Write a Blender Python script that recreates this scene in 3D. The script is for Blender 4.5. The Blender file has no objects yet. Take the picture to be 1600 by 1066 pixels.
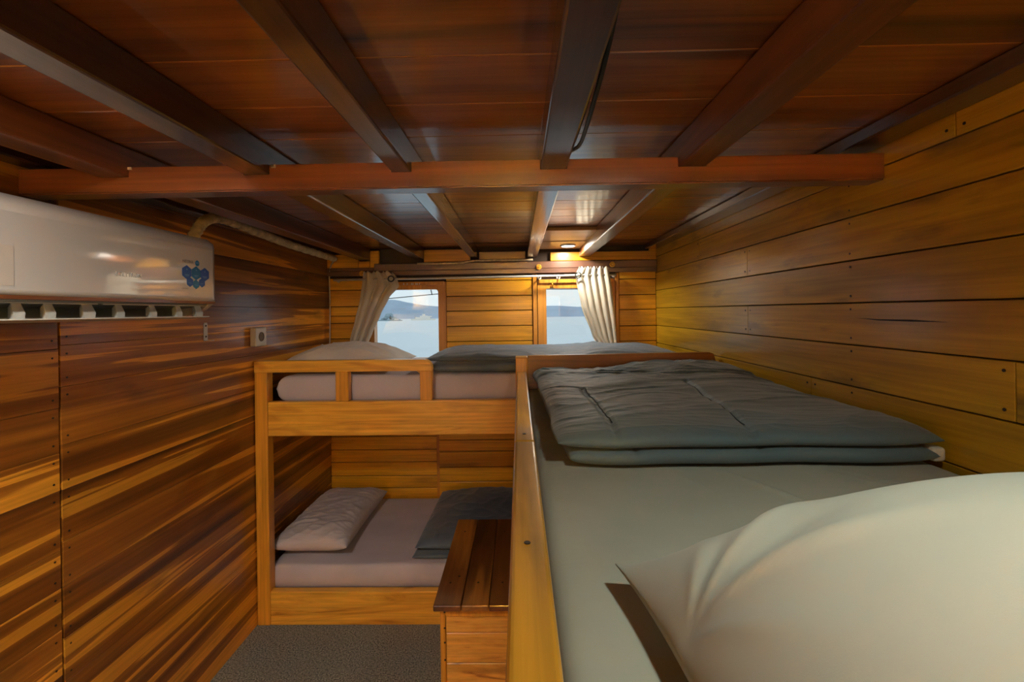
import bpy, bmesh, math, random
from mathutils import Vector, Matrix, noise
random.seed(7)
S = bpy.context.scene
C = S.collection

# ------------------------------------------------------------------ camera
cam_d = bpy.data.cameras.new('camera'); cam = bpy.data.objects.new('camera', cam_d); C.objects.link(cam)
cam.location = (0, 0, 1.55)
PS, RL = .0155, .014
yaw = Matrix.Rotation(PS, 4, 'Z'); pitch = Matrix.Rotation(math.radians(90), 4, 'X'); roll = Matrix.Rotation(-RL, 4, 'Z')
cam.matrix_world = Matrix.Translation((0, 0, 1.55)) @ yaw @ pitch @ roll
cam_d.sensor_width = 36; cam_d.lens = 16.0; cam_d.shift_y = -46 / 1600; cam_d.clip_start = .02; cam_d.clip_end = 9000
S.camera = cam
S.view_settings.view_transform = 'Standard'; S.view_settings.look = 'None'
S.view_settings.gamma = 1; S.view_settings.use_curve_mapping = False
S.view_settings.exposure = 1.18
S.cycles.max_bounces = 10; S.cycles.diffuse_bounces = 5

# ------------------------------------------------------------------ sky
W = bpy.data.worlds.new('overcast_sky'); S.world = W; W.use_nodes = True
n = W.node_tree; n.nodes.clear()
out = n.nodes.new('ShaderNodeOutputWorld'); bg = n.nodes.new('ShaderNodeBackground')
tc = n.nodes.new('ShaderNodeTexCoord'); sp = n.nodes.new('ShaderNodeSeparateXYZ'); rp = n.nodes.new('ShaderNodeValToRGB')
mp = n.nodes.new('ShaderNodeMapping'); nz = n.nodes.new('ShaderNodeTexNoise'); mx = n.nodes.new('ShaderNodeMixRGB')
n.links.new(tc.outputs['Generated'], sp.inputs[0]); n.links.new(sp.outputs[2], rp.inputs[0])
rp.color_ramp.elements[0].position = 0; rp.color_ramp.elements[0].color = (.60, .68, .70, 1)
rp.color_ramp.elements[1].position = .6; rp.color_ramp.elements[1].color = (.42, .58, .70, 1)
mp.inputs['Scale'].default_value = (3, 3, 14); nz.inputs['Scale'].default_value = 1.5; nz.inputs['Detail'].default_value = 4
n.links.new(tc.outputs['Generated'], mp.inputs[0]); n.links.new(mp.outputs[0], nz.inputs[0])
mx.inputs[2].default_value = (.74, .72, .66, 1); n.links.new(rp.outputs[0], mx.inputs[1]); 
mr = n.nodes.new('ShaderNodeMapRange'); mr.inputs[1].default_value = .42; mr.inputs[2].default_value = .68; mr.inputs[4].default_value = .8
n.links.new(nz.outputs[0], mr.inputs[0]); n.links.new(mr.outputs[0], mx.inputs[0])
n.links.new(mx.outputs[0], bg.inputs[0]); bg.inputs[1].default_value = .64
n.links.new(bg.outputs[0], out.inputs[0])

LAMP_BACK, LAMP_NEAR, FILL_AISLE, FILL_WALL = 2.8, 2.0, 7.5, 265.0     # watts; the aisle and wall ones are added fill

# ------------------------------------------------------------------ material helpers
def newmat(name):
    m = bpy.data.materials.new(name); m.use_nodes = True
    nt = m.node_tree; b = nt.nodes['Principled BSDF']
    return m, nt, b
def ramp(nt, stops):
    r = nt.nodes.new('ShaderNodeValToRGB'); e = r.color_ramp.elements
    while len(e) < len(stops): e.new(.5)
    for i, (p, c) in enumerate(stops):
        e[i].position = p; e[i].color = (*c, 1)
    return r
def wood(name, stops, axis='X', stretch=.5, across=7.0, dist=.8, rough=.35, coat=.35, crough=.15, vary=.18, smudge=.5, bump=.25, smcol=(.02, .01, .004)):
    m, nt, b = newmat(name); L = nt.links.new; N = nt.nodes.new
    tc = N('ShaderNodeTexCoord'); geo = N('ShaderNodeNewGeometry')
    off = N('ShaderNodeVectorMath'); off.operation = 'MULTIPLY_ADD'
    cmb = N('ShaderNodeCombineXYZ')
    for i in range(3): L(geo.outputs['Random Per Island'], cmb.inputs[i])
    L(cmb.outputs[0], off.inputs[0]); off.inputs[1].default_value = (37, 53, 71); L(tc.outputs['Object'], off.inputs[2])
    ia = 'XYZ'.index(axis)
    def mapped(al, ac):
        mp = N('ShaderNodeMapping'); s = [ac] * 3; s[ia] = al
        mp.inputs['Scale'].default_value = s; L(off.outputs[0], mp.inputs[0]); return mp
    m1 = mapped(stretch, across)
    n1 = N('ShaderNodeTexNoise'); n1.inputs['Scale'].default_value = 1; n1.inputs['Detail'].default_value = 3; n1.inputs['Roughness'].default_value = .5; n1.inputs['Distortion'].default_value = dist
    L(m1.outputs[0], n1.inputs[0])
    r1 = ramp(nt, stops); L(n1.outputs[0], r1.inputs[0])
    m2 = mapped(2.5, 90)
    n2 = N('ShaderNodeTexNoise'); n2.inputs['Scale'].default_value = 1; n2.inputs['Detail'].default_value = 4; n2.inputs['Distortion'].default_value = .4
    L(m2.outputs[0], n2.inputs[0])
    r2 = ramp(nt, [(.3, (.72,) * 3), (.7, (1.15,) * 3)]); L(n2.outputs[0], r2.inputs[0])
    mul = N('ShaderNodeMixRGB'); mul.blend_type = 'MULTIPLY'; mul.inputs[0].default_value = .8
    L(r1.outputs[0], mul.inputs[1]); L(r2.outputs[0], mul.inputs[2])
    # per board value
    hv = N('ShaderNodeHueSaturation'); mrn = N('ShaderNodeMapRange'); mrn.inputs[3].default_value = 1 - vary; mrn.inputs[4].default_value = 1 + vary
    L(geo.outputs['Random Per Island'], mrn.inputs[0]); L(mrn.outputs[0], hv.inputs['Value']); L(mul.outputs[0], hv.inputs['Color'])
    # grain smudges / knots
    m3 = mapped(2.2, 9.0); n3 = N('ShaderNodeTexNoise'); n3.inputs['Scale'].default_value = 1.3; n3.inputs['Detail'].default_value = 5
    L(m3.outputs[0], n3.inputs[0]); r3 = ramp(nt, [(.60, (0, 0, 0)), (.76, (smudge,) * 3)]); L(n3.outputs[0], r3.inputs[0])
    m4 = N('ShaderNodeMixRGB'); m4.inputs[2].default_value = (*smcol, 1); L(r3.outputs[0], m4.inputs[0]); L(hv.outputs[0], m4.inputs[1])
    L(m4.outputs[0], b.inputs['Base Color'])
    b.inputs['Roughness'].default_value = rough; b.inputs['Coat Weight'].default_value = coat; b.inputs['Coat Roughness'].default_value = crough
    b.inputs['Specular IOR Level'].default_value = .4
    bp = N('ShaderNodeBump'); bp.inputs['Strength'].default_value = bump; bp.inputs['Distance'].default_value = .002
    m5 = mapped(4, 40); n5 = N('ShaderNodeTexNoise'); n5.inputs['Scale'].default_value = 1; n5.inputs['Detail'].default_value = 5
    L(m5.outputs[0], n5.inputs[0]); L(n5.outputs[0], bp.inputs['Height']); L(bp.outputs[0], b.inputs['Normal']); L(bp.outputs[0], b.inputs['Coat Normal'])
    return m
def plain(name, col, rough=.5, metal=0, coat=0, spec=.5, emis=None, es=0, mottle=0, msc=8, bump=0, bsc=60):
    m, nt, b = newmat(name); L = nt.links.new; N = nt.nodes.new
    b.inputs['Base Color'].default_value = (*col, 1); b.inputs['Roughness'].default_value = rough; b.inputs['Metallic'].default_value = metal
    b.inputs['Coat Weight'].default_value = coat; b.inputs['Coat Roughness'].default_value = .05; b.inputs['Specular IOR Level'].default_value = spec
    tc = N('ShaderNodeTexCoord')
    nz = N('ShaderNodeTexNoise'); nz.inputs['Scale'].default_value = msc; nz.inputs['Detail'].default_value = 4; L(tc.outputs['Object'], nz.inputs[0])
    k = mottle if mottle else .03
    r = ramp(nt, [(.3, tuple(c * (1 - k) for c in col)), (.7, tuple(min(1, c * (1 + k)) for c in col))]); L(nz.outputs[0], r.inputs[0]); L(r.outputs[0], b.inputs['Base Color'])
    if bump:
        n2 = N('ShaderNodeTexNoise'); n2.inputs['Scale'].default_value = bsc; n2.inputs['Detail'].default_value = 3; L(tc.outputs['Object'], n2.inputs[0])
        bp = N('ShaderNodeBump'); bp.inputs['Strength'].default_value = bump; bp.inputs['Distance'].default_value = .003; L(n2.outputs[0], bp.inputs['Height']); L(bp.outputs[0], b.inputs['Normal'])
    if emis: b.inputs['Emission Color'].default_value = (*emis, 1); b.inputs['Emission Strength'].default_value = es
    return m
def fabric(name, col, rough=.85, sheen=.15, weave=.12, wr=0.0):
    m, nt, b = newmat(name); L = nt.links.new; N = nt.nodes.new
    tc = N('ShaderNodeTexCoord'); nz = N('ShaderNodeTexNoise'); nz.inputs['Scale'].default_value = 5; nz.inputs['Detail'].default_value = 4
    L(tc.outputs['Object'], nz.inputs[0]); r = ramp(nt, [(.3, tuple(c * .93 for c in col)), (.7, tuple(c * 1.05 for c in col))]); L(nz.outputs[0], r.inputs[0]); L(r.outputs[0], b.inputs['Base Color'])
    b.inputs['Roughness'].default_value = rough; b.inputs['Sheen Weight'].default_value = sheen; b.inputs['Specular IOR Level'].default_value = .25
    n2 = N('ShaderNodeTexNoise'); n2.inputs['Scale'].default_value = 900; L(tc.outputs['Object'], n2.inputs[0])
    bp = N('ShaderNodeBump'); bp.inputs['Strength'].default_value = weave; bp.inputs['Distance'].default_value = .0005; L(n2.outputs[0], bp.inputs['Height'])
    last = bp
    if wr:
        mp = N('ShaderNodeMapping'); mp.inputs['Scale'].default_value = (6, 26, 20); L(tc.outputs['Object'], mp.inputs[0])
        n3 = N('ShaderNodeTexNoise'); n3.inputs['Scale'].default_value = 1; n3.inputs['Detail'].default_value = 5; n3.inputs['Distortion'].default_value = 1.2; L(mp.outputs[0], n3.inputs[0])
        b2 = N('ShaderNodeBump'); b2.inputs['Strength'].default_value = wr; b2.inputs['Distance'].default_value = .012; L(n3.outputs[0], b2.inputs['Height']); L(bp.outputs[0], b2.inputs['Normal']); last = b2
    L(last.outputs[0], b.inputs['Normal'])
    return m

# ------------------------------------------------------------------ materials
M = {}
M['wall_l'] = wood('varnished_heartwood', [(.30, (.09, .026, .005)), (.42, (.21, .068, .008)), (.545, (.36, .125, .012)), (.56, (.78, .33, .028)), (.72, (.66, .28, .022))], 'Y', .36, 12, 1.0, vary=.20, smudge=.6, coat=.45, crough=.16)
M['wall_r'] = wood('varnished_yellow_board', [(.30, (.36, .195, .008)), (.48, (.57, .32, .011)), (.60, (.67, .39, .014)), (.75, (.50, .27, .011))], 'Y', .7, 6, .6, vary=.13, smudge=.75, coat=.5, crough=.16, smcol=(.035, .022, .008))
M['wall_b'] = wood('varnished_honey_board', [(.30, (.50, .215, .008)), (.5, (.76, .355, .014)), (.7, (.82, .42, .022))], 'X', .8, 7, .6, vary=.10, smudge=.45, coat=.25, crough=.2)
M['ceil'] = wood('red_brown_ceiling_board', [(.28, (.10, .026, .003)), (.46, (.30, .085, .008)), (.62, (.40, .125, .012)), (.75, (.24, .070, .007))], 'X', .6, 10, .7, vary=.22, smudge=.5, coat=1, crough=.13, bump=.3)
M['ceil'].node_tree.nodes['Principled BSDF'].inputs['Coat IOR'].default_value = 1.8
M['seam'] = plain('orange_seam_filler', (.85, .36, .07), .5)
M['joist'] = wood('dark_joist', [(.3, (.035, .013, .006)), (.5, (.075, .028, .012)), (.7, (.10, .04, .016))], 'Y', .6, 14, .5, vary=.12, smudge=.4, coat=1, crough=.14, bump=.3)
M['joist_red'] = wood('red_joist', [(.3, (.06, .016, .005)), (.5, (.15, .045, .012)), (.7, (.22, .07, .017))], 'Y', .6, 14, .5, vary=.12, smudge=.4, coat=.6, crough=.25, bump=.3)
M['joist'].node_tree.nodes['Principled BSDF'].inputs['Coat IOR'].default_value = 1.8
M['beam'] = wood('red_brown_cross_beam', [(.3, (.12, .032, .008)), (.5, (.22, .062, .013)), (.7, (.29, .09, .02))], 'X', .8, 14, .5, vary=.08, smudge=.4, coat=.7, crough=.2, bump=.25)
M['purple'] = wood('dark_purple_brown_board', [(.3, (.08, .035, .022)), (.5, (.13, .06, .038)), (.7, (.17, .08, .05))], 'X', .8, 10, .4, vary=.05, smudge=.3, coat=.5, crough=.2)
M['bunk'] = wood('orange_teak', [(.30, (.50, .19, .015)), (.40, (.78, .36, .034)), (.56, (.88, .45, .050)), (.70, (.68, .29, .028))], 'X', 1.3, 9, 2.4, vary=.07, smudge=.35, coat=.35, crough=.25, smcol=(.16, .05, .01))
M['bunk_z'] = wood('orange_teak_post', [(.28, (.56, .22, .018)), (.45, (.72, .31, .026)), (.75, (.76, .34, .034))], 'Z', 1.1, 14, .8, vary=.05, smudge=.35, coat=.35, crough=.25, smcol=(.12, .04, .01))
M['rail'] = wood('golden_varnished_rail', [(.28, (.30, .12, .010)), (.45, (.50, .22, .016)), (.7, (.58, .27, .022))], 'Y', 1.4, 16, .8, vary=.06, smudge=.4, coat=.8, crough=.08)
M['endb'] = wood('brown_end_board', [(.3, (.20, .065, .012)), (.6, (.32, .11, .02))], 'X', 1.1, 12, .8, vary=.05, smudge=.3, coat=.4, crough=.2)
M['boxtop'] = wood('walnut_step_top', [(.36, (.07, .022, .006)), (.48, (.16, .055, .012)), (.53, (.34, .135, .022)), (.68, (.26, .095, .016))], 'Y', .7, 7, .5, vary=.25, smudge=.4, coat=.8, crough=.12)
M['boxfront'] = wood('pale_knotted_board', [(.30, (.40, .14, .02)), (.40, (.78, .36, .055)), (.6, (.86, .44, .08)), (.75, (.72, .32, .05))], 'X', 3, 14, 3.2, vary=.08, smudge=.7, coat=.25, crough=.3, smcol=(.2, .07, .015))
M['winframe'] = wood('orange_window_frame', [(.3, (.50, .19, .02)), (.6, (.64, .26, .03))], 'Z', 1, 14, .5, vary=.05, smudge=.2, coat=.4)
M['palewood'] = wood('pale_patch_board', [(.3, (.36, .20, .09)), (.6, (.52, .32, .17))], 'X', 1, 10, .5, vary=.05, smudge=.3, coat=.3)
M['nail'] = plain('dark_nail', (.02, .012, .008), .5)
M['darkgap'] = plain('dark_backing', (.035, .018, .008), .8)
M['ac'] = plain('cream_plastic_gloss', (.68, .66, .62), .3, coat=1, mottle=.01); M['ac'].node_tree.nodes['Principled BSDF'].inputs['Coat IOR'].default_value = 1.9
M['acside'] = plain('white_plastic', (.62, .58, .50), .35, mottle=.01)
M['acdark'] = plain('grey_green_plastic', (.20, .225, .215), .4)
M['vane'] = plain('pale_grey_plastic', (.48, .49, .46), .35)
M['acreflect'] = plain('copper_reflection', (.26, .09, .035), .25, metal=.3, coat=.5)
M['blue'] = plain('blue_sticker', (.01, .11, .50), .4, coat=.1)
M['teal'] = plain('teal_sticker', (.005, .19, .44), .4, coat=.1)
M['pale'] = plain('pale_blue_print', (.12, .32, .6), .4)
M['sticker'] = plain('clear_cream_label', (.62, .56, .49), .35)
M['greytext'] = plain('grey_print', (.28, .27, .26), .4)
M['silver'] = plain('silver_lettering', (.66, .68, .66), .25, metal=.6)
M['carpet'] = plain('grey_carpet', (.20, .198, .172), .95, mottle=.75, msc=150, bump=.9, bsc=220, spec=.1)
M['sheet_near'] = fabric('warm_lit_grey_sheet', (.38, .38, .315), wr=.06)  # same grey as the far sheets, with the warm-green light in its colour
M['sheet'] = fabric('mauve_grey_sheet', (.52, .46, .50), wr=.10)
M['quilt'] = fabric('slate_comforter', (.105, .148, .165), rough=.62, sheen=.25, wr=.10)
M['quilt_n'] = fabric('dark_slate_comforter', (.092, .124, .165), rough=.62, sheen=.25, wr=.15)
M['lining'] = fabric('white_lining', (.62, .60, .54))
M['thread'] = plain('dark_thread', (.02, .024, .03), .9)
M['pillow_near'] = fabric('ivory_pillowcase', (.38, .375, .32), wr=.02)
M['pillow_up'] = fabric('beige_pillowcase', (.80, .73, .67), wr=.14)
M['pillow_low'] = fabric('lilac_grey_pillowcase', (.55, .48, .49), wr=.30)
M['curtain'] = fabric('cream_curtain', (.62, .56, .45), wr=.03)
M['steel'] = plain('white_metal_rod', (.62, .60, .55), .3, coat=.3)
M['ring'] = plain('dark_grommet', (.05, .055, .05), .3, metal=.7)
M['brass'] = plain('yellow_brass', (.60, .33, .04), .3, metal=.4)
M['socket'] = plain('ivory_plastic', (.66, .60, .46), .35, coat=.2)
M['socket_in'] = plain('brown_insert', (.14, .10, .05), .5)
M['white'] = plain('white_paint_metal', (.66, .64, .60), .35)
M['foam'] = plain('wrapped_foam_pipe', (.60, .50, .28), .8, mottle=.35, msc=26, bump=.9, bsc=40)
M['cablew'] = plain('cream_cable', (.50, .46, .36), .5)
M['cableb'] = plain('black_cable', (.012, .014, .016), .4)
M['led'] = plain('lit_lamp', (1, 1, 1), .5, emis=(1, .98, .9), es=14)
M['globe'] = plain('fill_lamp_globe', (1, 1, 1), .5, emis=(1, .96, .86), es=6)
M['rope'] = plain('grey_rigging', (.06, .07, .08), .7)
M['hill'] = plain('haze_tinted_hill', (.40, .47, .56), 1, spec=0, mottle=.08, msc=.01)  # distance haze is baked into the hill colour
M['isle'] = plain('haze_tinted_trees', (.33, .41, .45), 1, spec=0, mottle=.1, msc=.05)  # tree colour paled by haze mixed into it
M['ship'] = plain('pale_ship_paint', (.88, .84, .76), .6)
M['ship_d'] = plain('grey_ship_paint', (.40, .42, .42), .6)
M['masonry'] = plain('chipped_filler', (.55, .42, .26), .8, mottle=.3, msc=60)

# glass
m, nt, b = newmat('window_glass'); nt.nodes.remove(b)
o_ = nt.nodes['Material Output']; tr = nt.nodes.new('ShaderNodeBsdfTransparent'); gl = nt.nodes.new('ShaderNodeBsdfGlossy'); mi = nt.nodes.new('ShaderNodeMixShader')
tr.inputs[0].default_value = (.95, .97, .98, 1); gl.inputs['Roughness'].default_value = .02; mi.inputs[0].default_value = .05
nt.links.new(tr.outputs[0], mi.inputs[1]); nt.links.new(gl.outputs[0], mi.inputs[2]); nt.links.new(mi.outputs[0], o_.inputs[0]); M['glass'] = m
# sea
m, nt, b = newmat('sea_water'); b.inputs['Base Color'].default_value = (.55, .63, .66, 1); b.inputs['Roughness'].default_value = .3
tc = nt.nodes.new('ShaderNodeTexCoord'); mp = nt.nodes.new('ShaderNodeMapping'); mp.inputs['Scale'].default_value = (.35, 1.0, 1)
nz = nt.nodes.new('ShaderNodeTexNoise'); nz.inputs['Scale'].default_value = .8; nz.inputs['Detail'].default_value = 6
bp = nt.nodes.new('ShaderNodeBump'); bp.inputs['Strength'].default_value = .5; bp.inputs['Distance'].default_value = .3
nt.links.new(tc.outputs['Object'], mp.inputs[0]); nt.links.new(mp.outputs[0], nz.inputs[0]); nt.links.new(nz.outputs[0], bp.inputs['Height']); nt.links.new(bp.outputs[0], b.inputs['Normal'])
M['sea'] = m

# ------------------------------------------------------------------ mesh helpers
def box(bm, x0, x1, y0, y1, z0, z1, mi=0, bev=0, seg=1):
    r = bmesh.ops.create_cube(bm, size=1)
    for v in r['verts']:
        v.co = Vector(((x0 + x1) / 2 + v.co.x * (x1 - x0), (y0 + y1) / 2 + v.co.y * (y1 - y0), (z0 + z1) / 2 + v.co.z * (z1 - z0)))
    fs = set(f for v in r['verts'] for f in v.link_faces)
    if bev > 0:
        es = list(set(e for v in r['verts'] for e in v.link_edges))
        q = bmesh.ops.bevel(bm, geom=es, offset=bev, segments=seg, affect='EDGES', profile=.5)
        fs = set(q['faces']) | set(f for f in fs if f.is_valid)
    for f in fs:
        if f.is_valid: f.material_index = mi
    return fs
def prism(bm, pts, axis, a0, a1, mi=0):
    """extrude a 2D polygon (pts in the two other axes, in XYZ order) along axis"""
    def mk(p, a):
        if axis == 'X': return (a, p[0], p[1])
        if axis == 'Y': return (p[0], a, p[1])
        return (p[0], p[1], a)
    A = [bm.verts.new(mk(p, a0)) for p in pts]; B = [bm.verts.new(mk(p, a1)) for p in pts]
    fs = [bm.faces.new(A), bm.faces.new(B[::-1])]
    k = len(pts)
    for i in range(k):
        fs.append(bm.faces.new((A[i], B[i], B[(i + 1) % k], A[(i + 1) % k])))
    for f in fs: f.material_index = mi
    bmesh.ops.recalc_face_normals(bm, faces=fs)
    return fs
def tube(bm, pts, r, seg=10, mi=0, cap=True, rf=None):
    pts = [Vector(p) for p in pts]; rings = []
    up = Vector((0, 0, 1))
    for i, p in enumerate(pts):
        t = (pts[min(i + 1, len(pts) - 1)] - pts[max(i - 1, 0)]).normalized()
        a = t.cross(up)
        if a.length < 1e-3: a = t.cross(Vector((1, 0, 0)))
        a.normalize(); b = t.cross(a).normalized()
        rr = rf(i) if rf else r
        rings.append([bm.verts.new(p + (a * math.cos(2 * math.pi * k / seg) + b * math.sin(2 * math.pi * k / seg)) * rr) for k in range(seg)])
    fs = []
    for i in range(len(rings) - 1):
        for k in range(seg):
            fs.append(bm.faces.new((rings[i][k], rings[i][(k + 1) % seg], rings[i + 1][(k + 1) % seg], rings[i + 1][k])))
    if cap: fs.append(bm.faces.new(rings[0][::-1])); fs.append(bm.faces.new(rings[-1]))
    for f in fs: f.material_index = mi; f.smooth = True
    bmesh.ops.recalc_face_normals(bm, faces=fs)
def smooth_path(pts, k=8):
    P = [Vector(p) for p in pts]; out = []
    P = [P[0] * 2 - P[1]] + P + [P[-1] * 2 - P[-2]]
    for i in range(1, len(P) - 2):
        for j in range(k):
            t = j / k
            a, b, c, d = P[i - 1], P[i], P[i + 1], P[i + 2]
            out.append(.5 * ((2 * b) + (c - a) * t + (2 * a - 5 * b + 4 * c - d) * t * t + (-a + 3 * b - 3 * c + d) * t ** 3))
    out.append(P[-2]); return out
def disc(bm, c, nrm, r, h, seg=20, mi=0, r2=None):
    nrm = Vector(nrm).normalized(); q = nrm.to_track_quat('Z', 'Y').to_matrix().to_4x4()
    mt = Matrix.Translation(Vector(c) + nrm * h / 2) @ q
    g = bmesh.ops.create_cone(bm, cap_ends=True, segments=seg, radius1=r, radius2=r if r2 is None else r2, depth=h, matrix=mt)
    for f in set(f for v in g['verts'] for f in v.link_faces): f.material_index = mi
def torus(bm, c, nrm, R, r, seg=24, mi=0):
    nrm = Vector(nrm).normalized(); q = nrm.to_track_quat('Z', 'Y').to_matrix()
    rings = []
    for i in range(seg):
        a = 2 * math.pi * i / seg
        rings.append([bm.verts.new(Vector(c) + q @ Vector(((R + r * math.cos(b)) * math.cos(a), (R + r * math.cos(b)) * math.sin(a), r * math.sin(b)))) for b in [2 * math.pi * j / 8 for j in range(8)]])
    for i in range(seg):
        for j in range(8):
            f = bm.faces.new((rings[i][j], rings[(i + 1) % seg][j], rings[(i + 1) % seg][(j + 1) % 8], rings[i][(j + 1) % 8])); f.smooth = True; f.material_index = mi
def link(name, bm, mats, parent=None, smooth=False, label=None, mods=None):
    me = bpy.data.meshes.new(name)
    base = Vector((0, 0, 0))
    p = parent
    while p is not None: base += p.location; p = p.parent
    if base.length: bmesh.ops.translate(bm, verts=bm.verts, vec=-base)
    bm.to_mesh(me); bm.free()
    for mm in (mats if isinstance(mats, (list, tuple)) else [mats]): me.materials.append(M[mm] if isinstance(mm, str) else mm)
    if smooth: me.polygons.foreach_set('use_smooth', [True] * len(me.polygons))
    o = bpy.data.objects.new(name, me); C.objects.link(o)
    if parent is not None: o.parent = parent
    if label: o['label'] = label
    return o
def thing(name, label, cat, loc=(0, 0, 0), group=None):
    o = bpy.data.objects.new(name, None); C.objects.link(o); o.location = loc; o.empty_display_size = .05
    o['label'] = label; o['category'] = cat
    if group: o['group'] = group
    return o
def tag(o, label, cat, group=None):
    o['label'] = label; o['category'] = cat
    if group: o['group'] = group
    return o
def struct(o): o['kind'] = 'structure'; return o
def B(): return bmesh.new()
def ridge(v, k=2.0):
    return (1 - min(1, abs(noise.noise(v)) * k)) ** 2
def letter_mesh(text, size, mat_name, origin, xdir, up, parent, name, label=None, ext=.0004):
    """lettering lying on a surface; xdir is the reading direction"""
    cu = bpy.data.curves.new(name, 'FONT'); cu.body = text; cu.size = size; cu.extrude = ext
    to = bpy.data.objects.new(name, cu); C.objects.link(to)
    bpy.context.view_layer.update()
    me = bpy.data.meshes.new_from_object(to.evaluated_get(bpy.context.evaluated_depsgraph_get()))
    C.objects.unlink(to); bpy.data.objects.remove(to)
    xd = Vector(xdir); u = Vector(up); nn = xd.cross(u)
    mt = Matrix((xd, u, nn)).transposed().to_4x4(); mt.translation = Vector(origin)
    me.transform(mt)
    bm = bmesh.new(); bm.from_mesh(me); bpy.data.meshes.remove(me)
    return link(name, bm, mat_name, parent, label=label)

XL, XR, YB, ZC, YF = -1.33, .95, 3.17, 2.0, -2.4

# ------------------------------------------------------------------ setting: floor, ceiling, walls
bm = B(); box(bm, XL - .05, XR + .05, YF - .05, YB + .05, -.05, 0); struct(link('floor', bm, 'carpet'))

bm = B()
y = YF - .02
seams = [.797 - .19 * i for i in range(17, 0, -1)] + [.797, .981, 1.159, 1.356, 1.53, 1.70, 1.86, 2.02, 2.165, 2.31, 2.46, 2.61, 2.76, 2.90, 3.05, 3.2]
for y1 in seams:
    if y1 <= y: continue
    box(bm, XL - .02, XR + .02, y + .0014, y1 - .0014, ZC, ZC + .018, 0, .0012); y = y1
box(bm, XL - .05, XR + .05, YF - .05, YB + .05, ZC + .0012, ZC + .04, 1)
struct(link('ceiling', bm, ['ceil', 'seam']))

def nails(bm, pts, nrm, r=.0035, mi=1):
    for p in pts: disc(bm, p, nrm, r, .0012, 8, mi)

# left wall
bm = B()
random.seed(3)
for (ya, yb) in ((YF, -1.3), (-1.3, -.2), (-.2, 1.292), (1.298, YB)):
    z = 0.0
    while z < ZC - .01:
        h = random.choice((.11, .13, .15, .17, .12)); z1 = min(z + h, ZC)
        if ZC - z1 < .03: z1 = ZC
        box(bm, XL - .018, XL + random.uniform(-.0008, .0008), ya, yb, z + .0004, z1 - .0004, 0, .0009)
        for yy in ((yb - .018,) if yb < 1.295 else (ya + .018,)):
            nails(bm, [(XL, yy, z + .025), (XL, yy, z1 - .025)], (1, 0, 0), .003)
        z = z1
box(bm, XL - .06, XL - .012, YF - .05, YB + .05, 0, ZC, 2)
struct(link('wall_left', bm, ['wall_l', 'nail', 'darkgap']))

# right wall
bm = B()
zl = [ZC, 1.914, 1.806, 1.682, 1.561, 1.441, 1.322, 1.20, 1.08, .96, .84, .72, .60, .48, .36, .24, .12, 0]
joints = {2: [1.904, -.3], 5: [.888], 3: [], 4: [1.905], 1: [2.4], 6: [1.5], 0: [1.0]}
for i in range(len(zl) - 1):
    js = [YF] + sorted(joints.get(i, [1.0 + .3 * (i % 3)])) + [YB]
    for a, b_ in zip(js[:-1], js[1:]):
        box(bm, XR + random.uniform(-.0008, .0008), XR + .018, a + .001, b_ - .001, zl[i + 1] + .0017, zl[i] - .0017, 0, .0014)
        for yy in (a + .02, b_ - .02):
            if YF + .05 < yy < YB - .05: nails(bm, [(XR, yy, zl[i] - .02), (XR, yy, zl[i + 1] + .022)], (-1, 0, 0))
    for yy in (1.318,): nails(bm, [(XR, yy, zl[i] - .018), (XR, yy, zl[i + 1] + .02)], (-1, 0, 0), .0032)
# long crack in a board
prism(bm, [(1.02, 1.513), (1.12, 1.517), (1.22, 1.516), (1.30, 1.519), (1.22, 1.513), (1.12, 1.512)], 'X', XR - .0015, XR, 2)
box(bm, XR + .012, XR + .06, YF - .05, YB + .05, 0, ZC, 2)
struct(link('wall_right', bm, ['wall_r', 'nail', 'darkgap']))

# back wall: boards around two windows
W1 = (-1.06, -.507, 1.18, 1.765); W2 = (.13, .665, 1.18, 1.765)
bm = B()
def boards(x0, x1, zs, y=YB, mi=0):
    for a, b_ in zip(zs[:-1], zs[1:]):
        box(bm, x0 + .001, x1 - .001, y - .004 + random.uniform(-.001, .001), y + .014, a + .0022, b_ - .0022, mi, .003, 2)
lows = [0, .10, .20, .225, .33, .415, .51, .597, .69, .79, .89, .99, 1.08, 1.18]
boards(XL, -.585, lows); boards(-.572, XR, [0, .12, .22, .27, .37, .47, .58, .66, .78, .88, .98, 1.08, 1.18])
boards(XL, W1[0], [1.18, 1.27, 1.375, 1.485, 1.535, 1.60, 1.715, 1.80])
boards(W1[1], W2[0] - .035, [1.18, 1.235, 1.345, 1.452, 1.558, 1.662, 1.768, 1.80])
boards(W2[1] + .03, XR, [1.18, 1.22, 1.335, 1.44, 1.553, 1.655, 1.765, 1.83])
box(bm, -.587, -.570, YB - .006, YB + .01, 0, 1.18, 2)
# dark backing with the openings left free
for (a, b_, c, d) in ((XL - .05, XR + .05, 0, 1.18), (XL - .05, W1[0], 1.18, ZC), (W1[1], W2[0], 1.18, ZC), (W2[1], XR + .05, 1.18, ZC), (W1[0], W1[1], W1[3], ZC), (W2[0], W2[1], W2[3], ZC)):
    box(bm, a, b_, YB + .008, YB + .06, c, d, 1)
struct(link('wall_back', bm, ['wall_b', 'darkgap', 'winframe']))

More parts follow.
